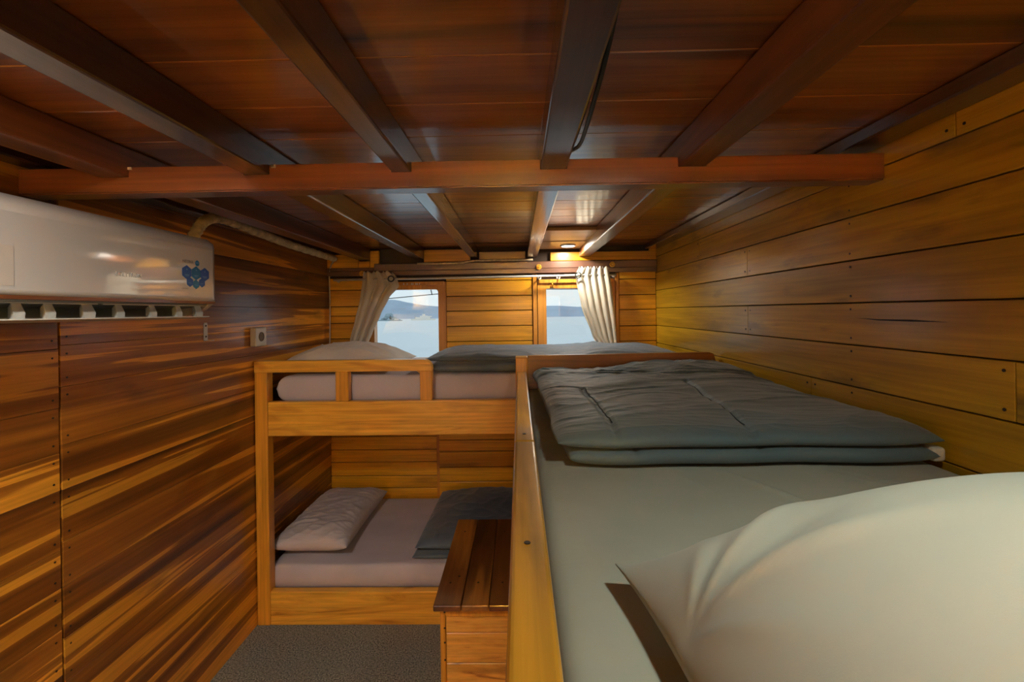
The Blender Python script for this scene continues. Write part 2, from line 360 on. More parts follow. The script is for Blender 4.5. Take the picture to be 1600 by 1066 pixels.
# rear wall behind the camera with an open doorway on the left and a window on the right
bm = B()
DX0, DX1, DZ = -1.22, -.58, 1.90; VX0, VX1, VZ0, VZ1 = .15, .80, 1.42, 1.86
for (a, b_, c, d) in ((XL - .05, DX0, 0, ZC), (DX0, DX1, DZ, ZC), (DX1, VX0, 0, ZC), (VX0, VX1, 0, VZ0), (VX0, VX1, VZ1, ZC), (VX1, XR + .05, 0, ZC)):
    box(bm, a, b_, YF - .05, YF, c, d, 0)
struct(link('wall_front', bm, 'wall_b'))
bm = B()
for (a, b_, c, d) in ((DX0 - .04, DX0 + .01, 0, DZ + .04), (DX1 - .01, DX1 + .04, 0, DZ + .04), (DX0 + .01, DX1 - .01, DZ - .01, DZ + .04)):
    box(bm, a, b_, YF - .06, YF + .012, c, d, 0, .004)
struct(link('door_1', bm, 'winframe'))
bm = B()
for (a, b_, c, d) in ((VX0 - .03, VX0 + .02, VZ0 - .03, VZ1 + .03), (VX1 - .02, VX1 + .03, VZ0 - .03, VZ1 + .03), (VX0 + .02, VX1 - .02, VZ1 - .02, VZ1 + .03), (VX0 + .02, VX1 - .02, VZ0 - .03, VZ0 + .02)):
    box(bm, a, b_, YF - .06, YF + .012, c, d, 0, .004)
struct(link('window_3', bm, 'winframe'))

# fascia boards under the ceiling at the back wall
bm = B()
box(bm, XL, XR, YB - .035, YB - .004, 1.812, 1.845, 0, .003)
box(bm, -1.0, XR, YB - .037, YB - .004, 1.845, 1.893, 0, .003)
box(bm, XL, -1.0, YB - .0345, YB - .004, 1.845, 1.868, 0, .003)
struct(link('trim_1', bm, 'purple'))
bm = B()
for (a, b_, c, d) in ((XL, -1.11, 1.868, 1.96), (-1.11, -1.03, 1.868, 1.912), (-1.03, -.965, 1.868, 1.985), (-.655, -.33, 1.900, 1.985), (.22, .95, 1.895, 1.955), (.90, .95, 1.955, 1.99)):
    box(bm, a + .001, b_ - .001, YB - .03, YB - .004, c, d, 0, .003)
struct(link('trim_2', bm, 'wall_b'))
bm = B(); box(bm, -.272, .05, YB - .034, YB - .004, 1.897, 1.965, 0, .004); struct(link('trim_3', bm, 'palewood'))
bm = B()
tube(bm, smooth_path([(-.70, YB - .036, 1.892), (-.55, YB - .04, 1.889), (-.40, YB - .04, 1.893), (-.27, YB - .04, 1.905), (.10, YB - .04, 1.906)]), .007, 8); struct(link('trim_4', bm, 'masonry'))
# light ceiling panel between the rear joists that carries the lamp
bm = B(); box(bm, .135, .425, 2.44, 2.80, 1.980, 1.9995, 0, .003); box(bm, .135, .425, 2.803, 3.13, 1.976, 1.9995, 0, .003); struct(link('trim_5', bm, 'palewood'))
# vertical trims beside windows
bm = B(); box(bm, W2[0] - .034, W2[0] - .004, YB - .014, YB + .012, 1.18, 1.81, 0, .004); box(bm, W2[1] + .004, W2[1] + .028, YB - .010, YB + .012, 1.18, 1.81, 0, .004)
struct(link('trim_6', bm, 'winframe'))

# ------------------------------------------------------------------ windows
def rounded_opening(bm, x0, x1, z0, z1, r, X0, X1, Z0, Z1, y0, y1):
    inner = []
    for (cx, cz, a0) in ((x1 - r, z1 - r, 0), (x0 + r, z1 - r, 90), (x0 + r, z0 + r, 180), (x1 - r, z0 + r, 270)):
        for k in range(6):
            a = math.radians(a0 + 18 * k); inner.append((cx + r * math.cos(a), cz + r * math.sin(a)))
    outer = []
    cx, cz = (X0 + X1) / 2, (Z0 + Z1) / 2
    for (px, pz) in inner:
        ix, iz = (x0 + x1) / 2, (z0 + z1) / 2
        dx, dz = px - ix, pz - iz
        t = min((X1 - ix if dx > 0 else ix - X0) / max(abs(dx), 1e-6), (Z1 - iz if dz > 0 else iz - Z0) / max(abs(dz), 1e-6))
        outer.append((ix + dx * t, iz + dz * t))
    # corners: snap the middle sample of each corner to the true outer corner
    for q, (ccx, ccz) in enumerate(((X1, Z1), (X0, Z1), (X0, Z0), (X1, Z0))):
        best = min(range(q * 6, q * 6 + 6), key=lambda i: (outer[i][0] - ccx) ** 2 + (outer[i][1] - ccz) ** 2); outer[best] = (ccx, ccz)
    k = len(inner)
    V = {}
    for nm, ring in (('i', inner), ('o', outer)):
        for yy in (y0, y1): V[nm, yy] = [bm.verts.new((p[0], yy, p[1])) for p in ring]
    fs = []
    for i in range(k):
        j = (i + 1) % k
        for a, b_, c, d in ((V['i', y0][i], V['i', y0][j], V['o', y0][j], V['o', y0][i]), (V['i', y1][i], V['o', y1][i], V['o', y1][j], V['i', y1][j]),
                            (V['i', y0][i], V['i', y1][i], V['i', y1][j], V['i', y0][j]), (V['o', y0][i], V['o', y0][j], V['o', y1][j], V['o', y1][i])):
            fs.append(bm.faces.new((a, b_, c, d)))
    bmesh.ops.recalc_face_normals(bm, faces=fs)
for idx, (Wd, g, r) in enumerate(((W1, (-1.01, -.561, 1.235, 1.713), .022), (W2, (.190, .610, 1.235, 1.706), .006))):
    w = bpy.data.objects.new('window_%d' % (idx + 1), None); C.objects.link(w); w.location = ((Wd[0] + Wd[1]) / 2, YB, Wd[2]); struct(w)
    bm = B(); rounded_opening(bm, g[0], g[1], g[2], g[3], r, Wd[0] + .001, Wd[1] - .001, Wd[2] + .001, Wd[3] - .001, YB - .012, YB + .055)
    link('window_frame', bm, 'winframe', w)
    bm = B(); box(bm, g[0] - .02, g[1] + .02, YB + .028, YB + .034, g[2] - .02, g[3] + .02); link('pane', bm, 'glass', w)
    bm = B(); box(bm, Wd[0] + .01, Wd[1] - .01, YB - .026, YB - .0125, 1.742, 1.768, 0, .003); link('head_rail', bm, 'winframe', w)
    if idx == 1:
        bm = B(); box(bm, .215, .245, YB - .03, YB - .0135, 1.708, 1.716, 0, .002); tube(bm, [(.232, YB - .028, 1.712), (.236, YB - .034, 1.728), (.230, YB - .03, 1.742)], .004, 8); disc(bm, (.222, YB - .032, 1.718), (0, -1, 0), .007, .006, 12); link('latch', bm, 'brass', w)
    else:
        bm = B()
        for i, xx in enumerate((-.80, -.775, -.745, -.735, -.715, -.705, -.69)): box(bm, xx, xx + .006, YB - .029, YB - .0265, 1.745, 1.757)
        link('paint_chips', bm, 'lining', w)

# ------------------------------------------------------------------ outside: sea, hills, ship, trees, rigging
T = -.0118
def seaz(y): return -1.2 + T * y
bm = B()
vs = [bm.verts.new((x, y, seaz(y))) for x, y in ((-3000, 3.6), (3000, 3.6), (3000, 4200), (-3000, 4200))]
bm.faces.new(vs); o = struct(link('sea', bm, 'sea'))
def ridge_mesh(name, x0, x1, y, depth, prof, mat, step=25):
    bm = B(); rows = []
    k = int((x1 - x0) / step)
    for i in range(k + 1):
        x = x0 + (x1 - x0) * i / k; h = prof(x)
        row = []
        for j in range(7):
            t = j / 6; hh = h * math.sin(math.pi * t) ** .8
            hh += h * .10 * noise.noise(Vector((x * .006, t * 3, y * .01))) * math.sin(math.pi * t)
            row.append(bm.verts.new((x, y + depth * t, seaz(y + depth * t) - 1 + hh)))
        rows.append(row)
    for i in range(k):
        for j in range(6): bm.faces.new((rows[i][j], rows[i + 1][j], rows[i + 1][j + 1], rows[i][j + 1]))
    return link(name, bm, mat, smooth=True)
def hp(x):
    base = 62 + 16 * noise.noise(Vector((x * .0021, 1.3, 0))) + 7 * noise.noise(Vector((x * .009, 4.3, 0)))
    return base + 52 * math.exp(-((x + 790) / 230) ** 2) + 20 * math.exp(-((x + 1300) / 300) ** 2)
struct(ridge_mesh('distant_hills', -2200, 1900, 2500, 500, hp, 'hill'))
def tree_mound(name, x, y, w, h, label):
    bm = B()
    for i in range(46):
        xx = x + random.gauss(0, w * .32); hh = h * math.exp(-((xx - x) / (w * .42)) ** 2)
        r = random.uniform(1.0, 2.2); mt = Matrix.Translation((xx, y + random.uniform(-4, 4), seaz(y) + max(.6, hh * random.uniform(.35, .95)))) @ Matrix.Diagonal((r * 1.2, r, r, 1))
        bmesh.ops.create_icosphere(bm, subdivisions=2, radius=1, matrix=mt)
    box(bm, x - w * .9, x + w * .9, y - 5, y + 5, seaz(y) - 1, seaz(y) + 1.6, 0, .6)
    for v in bm.verts: v.co += Vector((1, .3, 1)) * .5 * noise.noise(v.co * .9)
    return tag(link(name, bm, 'isle'), label, 'trees')
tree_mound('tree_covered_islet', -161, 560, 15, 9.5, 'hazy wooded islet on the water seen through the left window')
ship = thing('ship', 'small pale ship far off on the water in the left window', 'ship', (-127, 600, seaz(600)))
bx, by, bz = -127, 600, seaz(600)
bm = B(); prism(bm, [(bx - 15, by - 2.2), (bx + 11, by - 2.2), (bx + 16, by), (bx + 11, by + 2.2), (bx - 15, by + 2.2)], 'Z', bz - .2, bz + 2.0)
for v in bm.verts:
    if v.co.z > bz + 1: v.co.x += (v.co.x - bx) * .05
link('hull', bm, 'ship', ship)
bm = B(); box(bm, bx - 10, bx + 9, by - 1.8, by + 1.8, bz + 2.0, bz + 4.0, 0, .2); box(bm, bx - 4, bx + 6, by - 1.6, by + 1.6, bz + 4.0, bz + 6.0, 0, .2); box(bm, bx + 6, bx + 11, by - 1.4, by + 1.4, bz + 4, bz + 5.4, 0, .2); box(bm, bx - 1, bx + 2.6, by - 1.2, by + 1.2, bz + 6, bz + 8.2, 0, .2); link('superstructure', bm, 'ship', ship)
for dx, h in ((1, 13), (-11, 8)):
    bm = B(); tube(bm, [(bx + dx, by, bz + 2), (bx + dx, by, bz + h)], .22, 6); box(bm, bx + dx - 1, bx + dx + 1, by - .15, by + .15, bz + h * .75, bz + h * .75 + .2); link('mast', bm, 'ship_d', ship)
sb = thing('fishing_boat', 'tiny pale boat left of the ship near the wooded islet', 'boat', (-140, 520, seaz(520)))
bm = B(); prism(bm, [(-145.5, 519), (-136, 519), (-134, 520), (-136, 521), (-145.5, 521)], 'Z', seaz(520) - .2, seaz(520) + 1.0); link('hull', bm, 'ship_d', sb)
bm = B(); box(bm, -143, -138.5, 519.3, 520.7, seaz(520) + 1, seaz(520) + 2.2, 0, .1); link('cabin', bm, 'ship', sb)
bm = B(); tube(bm, [(-140.5, 520, seaz(520) + 2), (-140.5, 520, seaz(520) + 6.5)], .15, 6); link('mast', bm, 'ship_d', sb)
bm = B(); tube(bm, smooth_path([(-1.6, 3.6, 1.63), (-1.05, 3.6, 1.666), (-.64, 3.6, 1.698), (-.1, 3.6, 1.73)]), .0035, 6); tube(bm, smooth_path([(-.1, 3.6, 1.73), (.3, 3.6, 1.722), (.9, 3.6, 1.72), (1.3, 3.6, 1.72)]), .0035, 6)
tube(bm, [(-1.6, 3.6, 1.63), (-1.36, 3.2, 1.63)], .006, 6); tube(bm, [(1.3, 3.6, 1.72), (.98, 3.2, 1.72)], .006, 6)
rg = tag(link('rigging_line', bm, 'rope'), 'thin grey line strung across outside the windows', 'rope')
bm = B(); tube(bm, [(-.700, 3.6, 1.745), (-.694, 3.597, 1.722), (-.688, 3.6, 1.690)], .004, 6); box(bm, -.71, -.69, 3.596, 3.604, 1.742, 1.748); link('clip', bm, 'rope', rg)

# ------------------------------------------------------------------ ceiling joists and cross beam
JT, JB = 1.9995, 1.921
joists = [(-1.110, -1.030, 'joist_red', 'reddish ceiling joist above the air conditioner, leftmost free joist'),
          (-.722, -.654, 'joist', 'dark ceiling joist second from the left wall with a pale lower edge'),
          (-.331, -.278, 'joist', 'dark narrow ceiling joist left of the middle of the cabin'),
          (.061, .130, 'joist', 'dark central ceiling joist with the black cable hanging beside it'),
          (.420, .492, 'joist_red', 'reddish ceiling joist right of the downlight, above the right bunk')]
for x0, x1, mt, lb in joists:
    bm = B(); box(bm, x0, x1, YF + .02, YB - .005, JB, JT, 0, .005, 2)
    tag(link('ceiling_joist', bm, mt), lb, 'joist', 'ceiling joists running towards the windows')
bm = B(); box(bm, .868, XR - .001, YF + .02, YB - .04, 1.965, JT, 0, .004); tag(link('ceiling_joist', bm, 'joist'), 'shallow dark ceiling joist fixed against the yellow right wall', 'joist', 'ceiling joists running towards the windows')
bm = B(); box(bm, XL + .001, -1.264, YF + .02, YB - .04, 1.955, JT, 0, .004); tag(link('ceiling_joist', bm, 'joist'), 'shallow dark ceiling joist fixed against the dark left wall', 'joist', 'ceiling joists running towards the windows')
# the beam is notched around the joists
pts = [(XL + .004, 1.878), (XR - .002, 1.878)]
prof = [(XL + .004, 1.946)]
for x0, x1, *_ in joists: prof += [(x0 - .001, 1.946), (x0 - .001, JB - .0005), (x1 + .001, JB - .0005), (x1 + .001, 1.946)]
prof += [(XR - .002, 1.946)]
bm = B(); prism(bm, pts + prof[::-1], 'Y', 1.19, 1.25)
be = [e for e in bm.edges if abs(e.verts[0].co.z - 1.878) < 1e-4 and abs(e.verts[1].co.z - 1.878) < 1e-4 and abs(e.verts[0].co.y - e.verts[1].co.y) < 1e-4]
bmesh.ops.bevel(bm, geom=be, offset=.004, segments=2, affect='EDGES')
for x0, x1 in ((-1.13, -1.01), (-.75, -.63)):
    for i in range(7):
        xx = random.uniform(x0, x1); box(bm, xx, xx + random.uniform(.003, .012), 1.187, 1.19, 1.936 + random.uniform(0, .006), 1.946, 1)
tag(link('cross_beam', bm, ['beam', 'masonry']), 'long red-brown beam running across the cabin under the ceiling joists', 'beam')
# black cable beside the central joist
bm = B()
tube(bm, smooth_path([(.139, .60, 1.975), (.140, .70, 1.945), (.141, .86, 1.925), (.143, 1.02, 1.925), (.138, 1.12, 1.945), (.136, 1.182, 1.96)]), .0045, 8)
tube(bm, smooth_path([(.137, .60, 1.98), (.137, .80, 1.955), (.137, 1.0, 1.948), (.137, 1.182, 1.955)]), .003, 8)
tag(link('hanging_cable', bm, 'cableb'), 'black cable sagging beside the central ceiling joist', 'cable')

# ------------------------------------------------------------------ downlights
def downlight(x, y, z, watts, label, col=(1, .93, .80)):
    t = thing('downlight', label, 'lamp', (x, y, z), 'recessed ceiling downlights')
    bm = B(); torus(bm, (x, y, z - .003), (0, 0, 1), .046, .006, 32); disc(bm, (x, y, z - .004), (0, 0, 1), .05, .0035, 32); link('trim_ring', bm, 'white', t, True)
    bm = B(); disc(bm, (x, y, z - .0065), (0, 0, 1), .040, .002, 32); link('lens', bm, 'led', t)
    ld = bpy.data.lights.new('lamp_light', 'AREA'); ld.shape = 'DISK'; ld.size = .07; ld.energy = watts; ld.color = col
    lo = bpy.data.objects.new('lamp_light', ld); C.objects.link(lo); lo.parent = t; lo.location = (0, 0, -.012)
downlight(.325, 2.965, 1.976, LAMP_BACK, 'lit round downlight in the ceiling above the right window')
downlight(.37, .20, 1.9995, LAMP_NEAR, 'lit round downlight over the head of the near bunk', (.90, 1, .84))
downlight(-.76, .30, 1.9995, FILL_AISLE, 'lit round fill downlight added over the aisle in front of the air conditioner', (1, .95, .84))  # unseen lamp added to brighten the left wall and air conditioner
# fill lamp added on the unseen wall behind the camera to brighten the cabin
t = thing('fill_wall_lamp', 'round frosted fill lamp added on the rear wall beside the doorway', 'lamp', (.02, YF, 1.62))
bm = B(); disc(bm, (.02, YF, 1.62), (0, 1, 0), .10, .02, 32); link('base', bm, 'white', t)
bm = B(); bmesh.ops.create_uvsphere(bm, u_segments=28, v_segments=14, radius=.085, matrix=Matrix.Translation((.02, YF + .02, 1.62)) @ Matrix.Diagonal((1, .45, 1, 1))); link('globe', bm, 'globe', t, True)
ld = bpy.data.lights.new('lamp_light', 'AREA'); ld.shape = 'DISK'; ld.size = .16; ld.energy = FILL_WALL; ld.color = (1, .91, .76)
lo = bpy.data.objects.new('lamp_light', ld); C.objects.link(lo); lo.parent = t; lo.location = (0, .07, 0); lo.rotation_euler = (math.radians(-90), 0, 0)

# ------------------------------------------------------------------ air conditioner
ac = thing('air_conditioner', 'cream wall-mounted split air conditioner with blue hexagon stickers on the left wall', 'air conditioner', (-1.33, 1.22, 1.54))
sec = [(-1.328, 1.835), (-1.165, 1.835), (-1.14, 1.829), (-1.122, 1.812), (-1.1135, 1.80), (-1.11, 1.785), (-1.11, 1.615), (-1.113, 1.602), (-1.16, 1.602), (-1.328, 1.602)]
Y0, Y1 = .78, 1.665
bm = B()
def loft(bm, secs, closed=True):
    rows = [[bm.verts.new((p[0], yy, p[1])) for p in s] for yy, s in secs]; k = len(secs[0][1]); fs = []
    for i in range(len(rows) - 1):
        for j in range(k): fs.append(bm.faces.new((rows[i][j], rows[i][(j + 1) % k], rows[i + 1][(j + 1) % k], rows[i + 1][j])))
    fs.append(bm.faces.new(rows[0][::-1])); fs.append(bm.faces.new(rows[-1])); bmesh.ops.recalc_face_normals(bm, faces=fs); return fs
def inset(s, d):
    return [(min(p[0], -1.11 - d) if p[0] > -1.3 else p[0], min(p[1], 1.835 - d * .8)) for p in s]
secs = [(Y0, inset(sec, .02)), (Y0 + .012, inset(sec, .006)), (Y0 + .03, sec), (Y1 - .03, sec), (Y1 - .014, inset(sec, .004)), (Y1 - .004, inset(sec, .013)), (Y1, inset(sec, .026))]
loft(bm, secs)
for f in bm.faces:
    f.smooth = abs(f.normal.y) < .9 and f.normal.x < .99
link('front_cover', bm, 'ac', ac)
bm = B(); prism(bm, [(-1.1135, 1.602), (-1.1145, 1.593), (-1.16, 1.593), (-1.16, 1.602)], 'Y', Y0 + .004, Y1 - .012); link('reflection_strip', bm, 'acreflect', ac, label='copper-brown painted reflection strip under the front cover')  # copper colour paints in the wood reflected along the glossy lower edge
# lower body: ends close the outlet
bm = B()
end = [(-1.328, 1.5925), (-1.125, 1.5925), (-1.15, 1.572), (-1.20, 1.552), (-1.328, 1.542)]
prism(bm, end, 'Y', Y1 - .030, Y1 - .006); prism(bm, end, 'Y', Y0 + .004, Y0 + .03)
prism(bm, [(-1.328, 1.5925), (-1.27, 1.5925), (-1.25, 1.548), (-1.328, 1.542)], 'Y', Y0 + .03, Y1 - .03)
link('lower_body', bm, 'acside', ac)
bm = B(); prism(bm, [(-1.27, 1.5925), (-1.13, 1.5925), (-1.135, 1.588), (-1.23, 1.575), (-1.25, 1.552), (-1.27, 1.552)], 'Y', Y0 + .032, Y1 - .032); link('outlet', bm, 'acdark', ac)
bm = B(); prism(bm, [(-1.246, 1.546), (-1.19, 1.5435), (-1.122, 1.549), (-1.120, 1.546), (-1.19, 1.539), (-1.246, 1.541)], 'Y', Y0 + .034, Y1 - .034)
link('flap', bm, 'acside', ac)
for yy in (.90, .96, 1.02, 1.09, 1.19, 1.285, 1.402, 1.51, 1.605):
    bm = B(); s = .012 if yy not in (1.19, 1.605) else .017
    A = [(-1.145, yy - s, 1.5845), (-1.145, yy + s * .7, 1.5845), (-1.138, yy + s, 1.562), (-1.135, yy + s * .6, 1.5445), (-1.135, yy - s, 1.5445)]
    Bk = [(-1.162, yy - s * .3, 1.575), (-1.162, yy + s * .2, 1.575), (-1.162, yy + s * .3, 1.560), (-1.162, yy + s * .2, 1.5445), (-1.162, yy - s * .3, 1.5445)]
    va = [bm.verts.new(p) for p in A]; vb = [bm.verts.new(p) for p in Bk]; fs = [bm.faces.new(va), bm.faces.new(vb[::-1])]
    for i in range(5): fs.append(bm.faces.new((va[i], vb[i], vb[(i + 1) % 5], va[(i + 1) % 5])))
    bmesh.ops.recalc_face_normals(bm, faces=fs); link('vane', bm, 'vane', ac)
for ya, yb in ((.83, 1.215), (1.23, 1.625)):
    bm = B(); box(bm, -1.146, -1.139, ya, yb, 1.5845, 1.5885, 0, .001); link('vane_rail', bm, 'vane', ac)
def hexa(y, z, r, mt, name='hexagon_sticker', seg=6):
    bm = B(); disc(bm, (-1.1099, y, z), (1, 0, 0), r, .0006, seg, 0)
    if seg == 6:
        for v in bm.verts:
            dy, dz = v.co.y - y, v.co.z - z; a = math.atan2(dz, dy)
        # point-up hexagon
        ang = math.atan2(bm.verts[0].co.z - z if hasattr(bm.verts, '__getitem__') and not bm.verts.ensure_lookup_table() else 0, bm.verts[0].co.y - y)
        rot = math.pi / 2 - ang
        bmesh.ops.rotate(bm, verts=bm.verts, cent=(-1.11, y, z), matrix=Matrix.Rotation(rot, 3, 'X'))
        for v in bm.verts: v.co.y = y + (v.co.y - y) * 1.02
    o = link(name, bm, mt, ac)
    return o
for i, (yy, zz) in enumerate(((1.506, 1.697), (1.550, 1.697), (1.593, 1.696))):
    h = hexa(yy, zz, .0240, 'blue' if i != 1 else 'teal')
    bm = B(); box(bm, -1.1093, -1.1089, yy - .010, yy + .010, zz - .010, zz - .007); box(bm, -1.1093, -1.1089, yy - .008, yy + .008, zz - .0135, zz - .0120); disc(bm, (-1.1093, yy, zz + .010), (1, 0, 0), .003, .0004, 10); link('print', bm, 'pale', h)
for i, (yy, zz) in enumerate(((1.520, 1.665), (1.549, 1.659), (1.578, 1.666))):
    h = hexa(yy, zz, .0165, ('blue', 'teal', 'blue')[i])
    bm = B(); box(bm, -1.1093, -1.1089, yy - .007, yy + .007, zz - .004, zz - .0025); link('print', bm, 'pale', h)
h = hexa(1.556, 1.732, .010, 'teal', 'round_sticker', 20)
bm = B(); box(bm, -1.1093, -1.1089, 1.550, 1.562, 1.731, 1.735); link('print', bm, 'pale', h)
letter_mesh('NEUVA', .0155, 'greytext', (-1.1095, 1.486, 1.728), (0, 1, 0), (0, 0, 1), ac, 'lettering')
letter_mesh('POLYTRON', .0165, 'silver', (-1.1092, 1.236, 1.664), (0, 1, 0), (0, 0, 1), ac, 'brand_lettering', 'silver lettering reading POLYTRON', .0008)
bm = B(); box(bm, -1.1098, -1.1093, 1.484, 1.512, 1.6415, 1.6435); link('small_print', bm, 'greytext', ac)
bm = B(); box(bm, -1.1098, -1.1094, .86, .984, 1.622, 1.710); link('paper_label', bm, 'sticker', ac, label='square cream label')

# insulated pipe
P = smooth_path([(-1.25, 1.69, 1.78), (-1.24, 1.725, 1.86), (-1.236, 1.765, 1.915), (-1.234, 1.83, 1.948), (-1.234, 1.92, 1.955), (-1.234, 2.13, 1.944), (-1.236, 2.42, 1.930), (-1.24, 2.75, 1.926), (-1.25, 3.08, 1.925)], 10)
bm = B(); tube(bm, P, .02, 14, rf=lambda i: .0205 + .0022 * math.sin(i * 2.1) + .0018 * noise.noise(Vector((i * .7, 0, 0))))
ip = tag(link('insulated_pipe', bm, 'foam'), 'tape-wrapped tan refrigerant pipe from the air conditioner along the left wall top', 'pipe')
bm = B(); P2 = smooth_path([(-1.256, 3.08, 1.925), (-1.280, 3.125, 1.908), (-1.300, 3.138, 1.888), (-1.312, 3.14, 1.83), (-1.314, 3.140, 1.777), (-1.312, 3.14, 1.60), (-1.318, 3.14, 1.31), (-1.317, 3.14, 1.26)], 8)
tube(bm, P2, .0045, 8); tag(link('wall_wire', bm, 'cablew'), 'cream cable running down the back left corner', 'cable')
bm = B(); tube(bm, [(-1.206, 1.50, 1.996), (-1.206, 2.3, 1.996), (-1.206, 3.10, 1.996)], .003, 6); tag(link('ceiling_wire', bm, 'cablew'), 'thin pale cable along the ceiling edge above the wrapped pipe', 'cable')

# bracket and socket
bm = B()
prism(bm, [(1.895, 1.446), (1.895, 1.514), (1.90, 1.521), (1.913, 1.521), (1.918, 1.514), (1.918, 1.446)], 'X', XL, XL + .003)
box(bm, XL + .001, XL + .032, 1.895, 1.918, 1.444, 1.447)
br = tag(link('angle_bracket', bm, 'white'), 'small white metal L-bracket screwed to the left wall', 'bracket')
for zz in (1.508, 1.462):
    bm = B(); disc(bm, (XL + .003, 1.9065, zz), (1, 0, 0), .0042, .0012, 12); link('screw', bm, 'nail', br)
so = thing('wall_socket', 'ivory square power socket on the left wall near the bunk', 'socket', (XL, 2.27, 1.44))
bm = B(); box(bm, XL, XL + .03, 2.225, 2.322, 1.393, 1.488, 0, .005, 3); link('housing', bm, 'socket', so)
bm = B(); torus(bm, (XL + .030, 2.274, 1.441), (1, 0, 0), .021, .003, 24); disc(bm, (XL + .0295, 2.274, 1.441), (1, 0, 0), .021, .0012, 24); link('socket_well', bm, 'socket_in', so)

# ------------------------------------------------------------------ cloth shapes
def soft(name, x0, x1, y0, y1, z0, T_, mats, parent=None, nx=90, ny=90, p=8, q=.5, wr=None, low=.4, warp=None, label=None, top=None):
    """closed soft slab: top(u,v) scales the height, wr(x,y) adds folds, warp moves the outline"""
    bm = B(); G = []
    for side in (0, 1):
        rows = []
        for j in range(ny + 1):
            row = []
            for i in range(nx + 1):
                edge = i in (0, nx) or j in (0, ny)
                if side == 1 and edge: row.append(G[0][j][i]); continue
                u = math.sin(math.pi / 2 * (2 * i / nx - 1)) * .55 + (2 * i / nx - 1) * .45; v = math.sin(math.pi / 2 * (2 * j / ny - 1)) * .55 + (2 * j / ny - 1) * .45
                x = (x0 + x1) / 2 + u * (x1 - x0) / 2; y = (y0 + y1) / 2 + v * (y1 - y0) / 2
                if warp: dx, dy = warp(u, v); x += dx; y += dy
                e = max(0, (1 - abs(u) ** p) * (1 - abs(v) ** p)) ** q
                t = T_ * (top(u, v) if top else 1)
                zm = z0 + T_ * low * (top(u, v) if top and low > .3 else 1)
                if side == 0:
                    z = zm + max(.001, (t - (zm - z0))) * e
                    if wr: z += wr(x, y) * min(1, e * 1.3)
                else: z = zm - (zm - z0) * e
                row.append(bm.verts.new((x, y, z)))
            rows.append(row)
        G.append(rows)
        for j in range(ny):
            for i in range(nx):
                a = (rows[j][i], rows[j][i + 1], rows[j + 1][i + 1], rows[j + 1][i])
                bm.faces.new(a if side == 0 else a[::-1])
    return link(name, bm, mats, parent, True, label)

# ------------------------------------------------------------------ far bunk (left/back), runs wall to wall
fb = thing('bunk_bed', 'orange teak two-tier bunk bed under the windows with a guard rail', 'bunk bed', (-.2, 2.7, 0))
YFB = 2.25
bm = B(); box(bm, XL + .004, -1.262, YFB, YFB + .055, 0, 1.262, 0, .004, 2)
link('post', bm, 'bunk_z', fb)
bm = B(); box(bm, XR - .07, XR - .004, YFB, YFB + .055, 0, 1.20, 0, .004); link('post', bm, 'bunk_z', fb)
# guard rail
bm = B(); R_ = .045
prism(bm, [(XL + .004, 1.2625), (XL + .004, 1.319), (-.437 - R_, 1.319)] + [(-.437 - R_ + R_ * math.sin(math.radians(a)), 1.319 - R_ + R_ * math.cos(math.radians(a))) for a in (15, 30, 45, 60, 75, 90)] + [(-.437, 1.2625)], 'Y', YFB, YFB + .045)
link('top_rail', bm, 'bunk', fb)
bm = B(); box(bm, -.497, -.437, YFB + .0005, YFB + .0445, 1.114, 1.2624, 0, .003); prism(bm, [(-.497, 1.2624), (-.497, 1.247), (-.512, 1.2624)], 'Y', YFB + .001, YFB + .044); link('rail_post', bm, 'bunk_z', fb)
bm = B(); box(bm, -.919, -.855, YFB + .0005, YFB + .0445, 1.114, 1.2624, 0, .003); link('rail_post', bm, 'bunk_z', fb)
bm = B(); box(bm, -1.2618, XR - .071, YFB + .003, YFB + .043, .943, 1.1138, 0, .004, 2); link('side_board', bm, 'bunk', fb)
bm = B(); box(bm, -1.2618, XR - .071, YFB + .003, YFB + .043, .0, .166, 0, .004, 2); link('base_board', bm, 'bunk', fb)
bm = B(); box(bm, XL + .004, XR - .004, YFB + .056, YB - .01, 1.07, 1.10); link('upper_deck', bm, 'boxtop', fb)
bm = B(); box(bm, XL + .004, XR - .004, YFB + .056, YB - .01, .12, .148); link('lower_deck', bm, 'boxtop', fb)

def mat_wr(amp, seed, sx=2.5, sy=9):
    return lambda x, y: amp * (noise.noise(Vector((x * sx, y * sy, seed))) + .5 * noise.noise(Vector((x * sx * 2.3, y * sy * 2, seed + 4))))
tag(soft('mattress', -1.245, XR - .02, 2.305, YB - .02, 1.10, .135, 'sheet', p=60, q=.5, low=.5, nx=120, ny=60, wr=mat_wr(.004, 2)), 'mauve-grey sheeted mattress on the upper tier under the windows', 'mattress')
mb = soft('mattress', XL + .02, XR - .02, 2.30, YB - .02, .148, .122, 'sheet', p=70, q=.5, low=.5, nx=120, ny=60, wr=mat_wr(.003, 6))
tag(mb, 'mauve-grey sheeted mattress on the lower tier of the far bunk', 'mattress')

def pil_wr(seed, amp, cx, cy, sc=1):
    def f(x, y):
        dx, dy = x - cx, y - cy
        w = Vector((x * 5 * sc + noise.noise(Vector((x * 6, y * 6, seed))) * 1.2, y * 9 * sc, seed))
        return amp * (ridge(w, 3) - .4) + amp * .6 * (ridge(w * 2.1 + Vector((3, 1, 0)), 3) - .4)
    return f
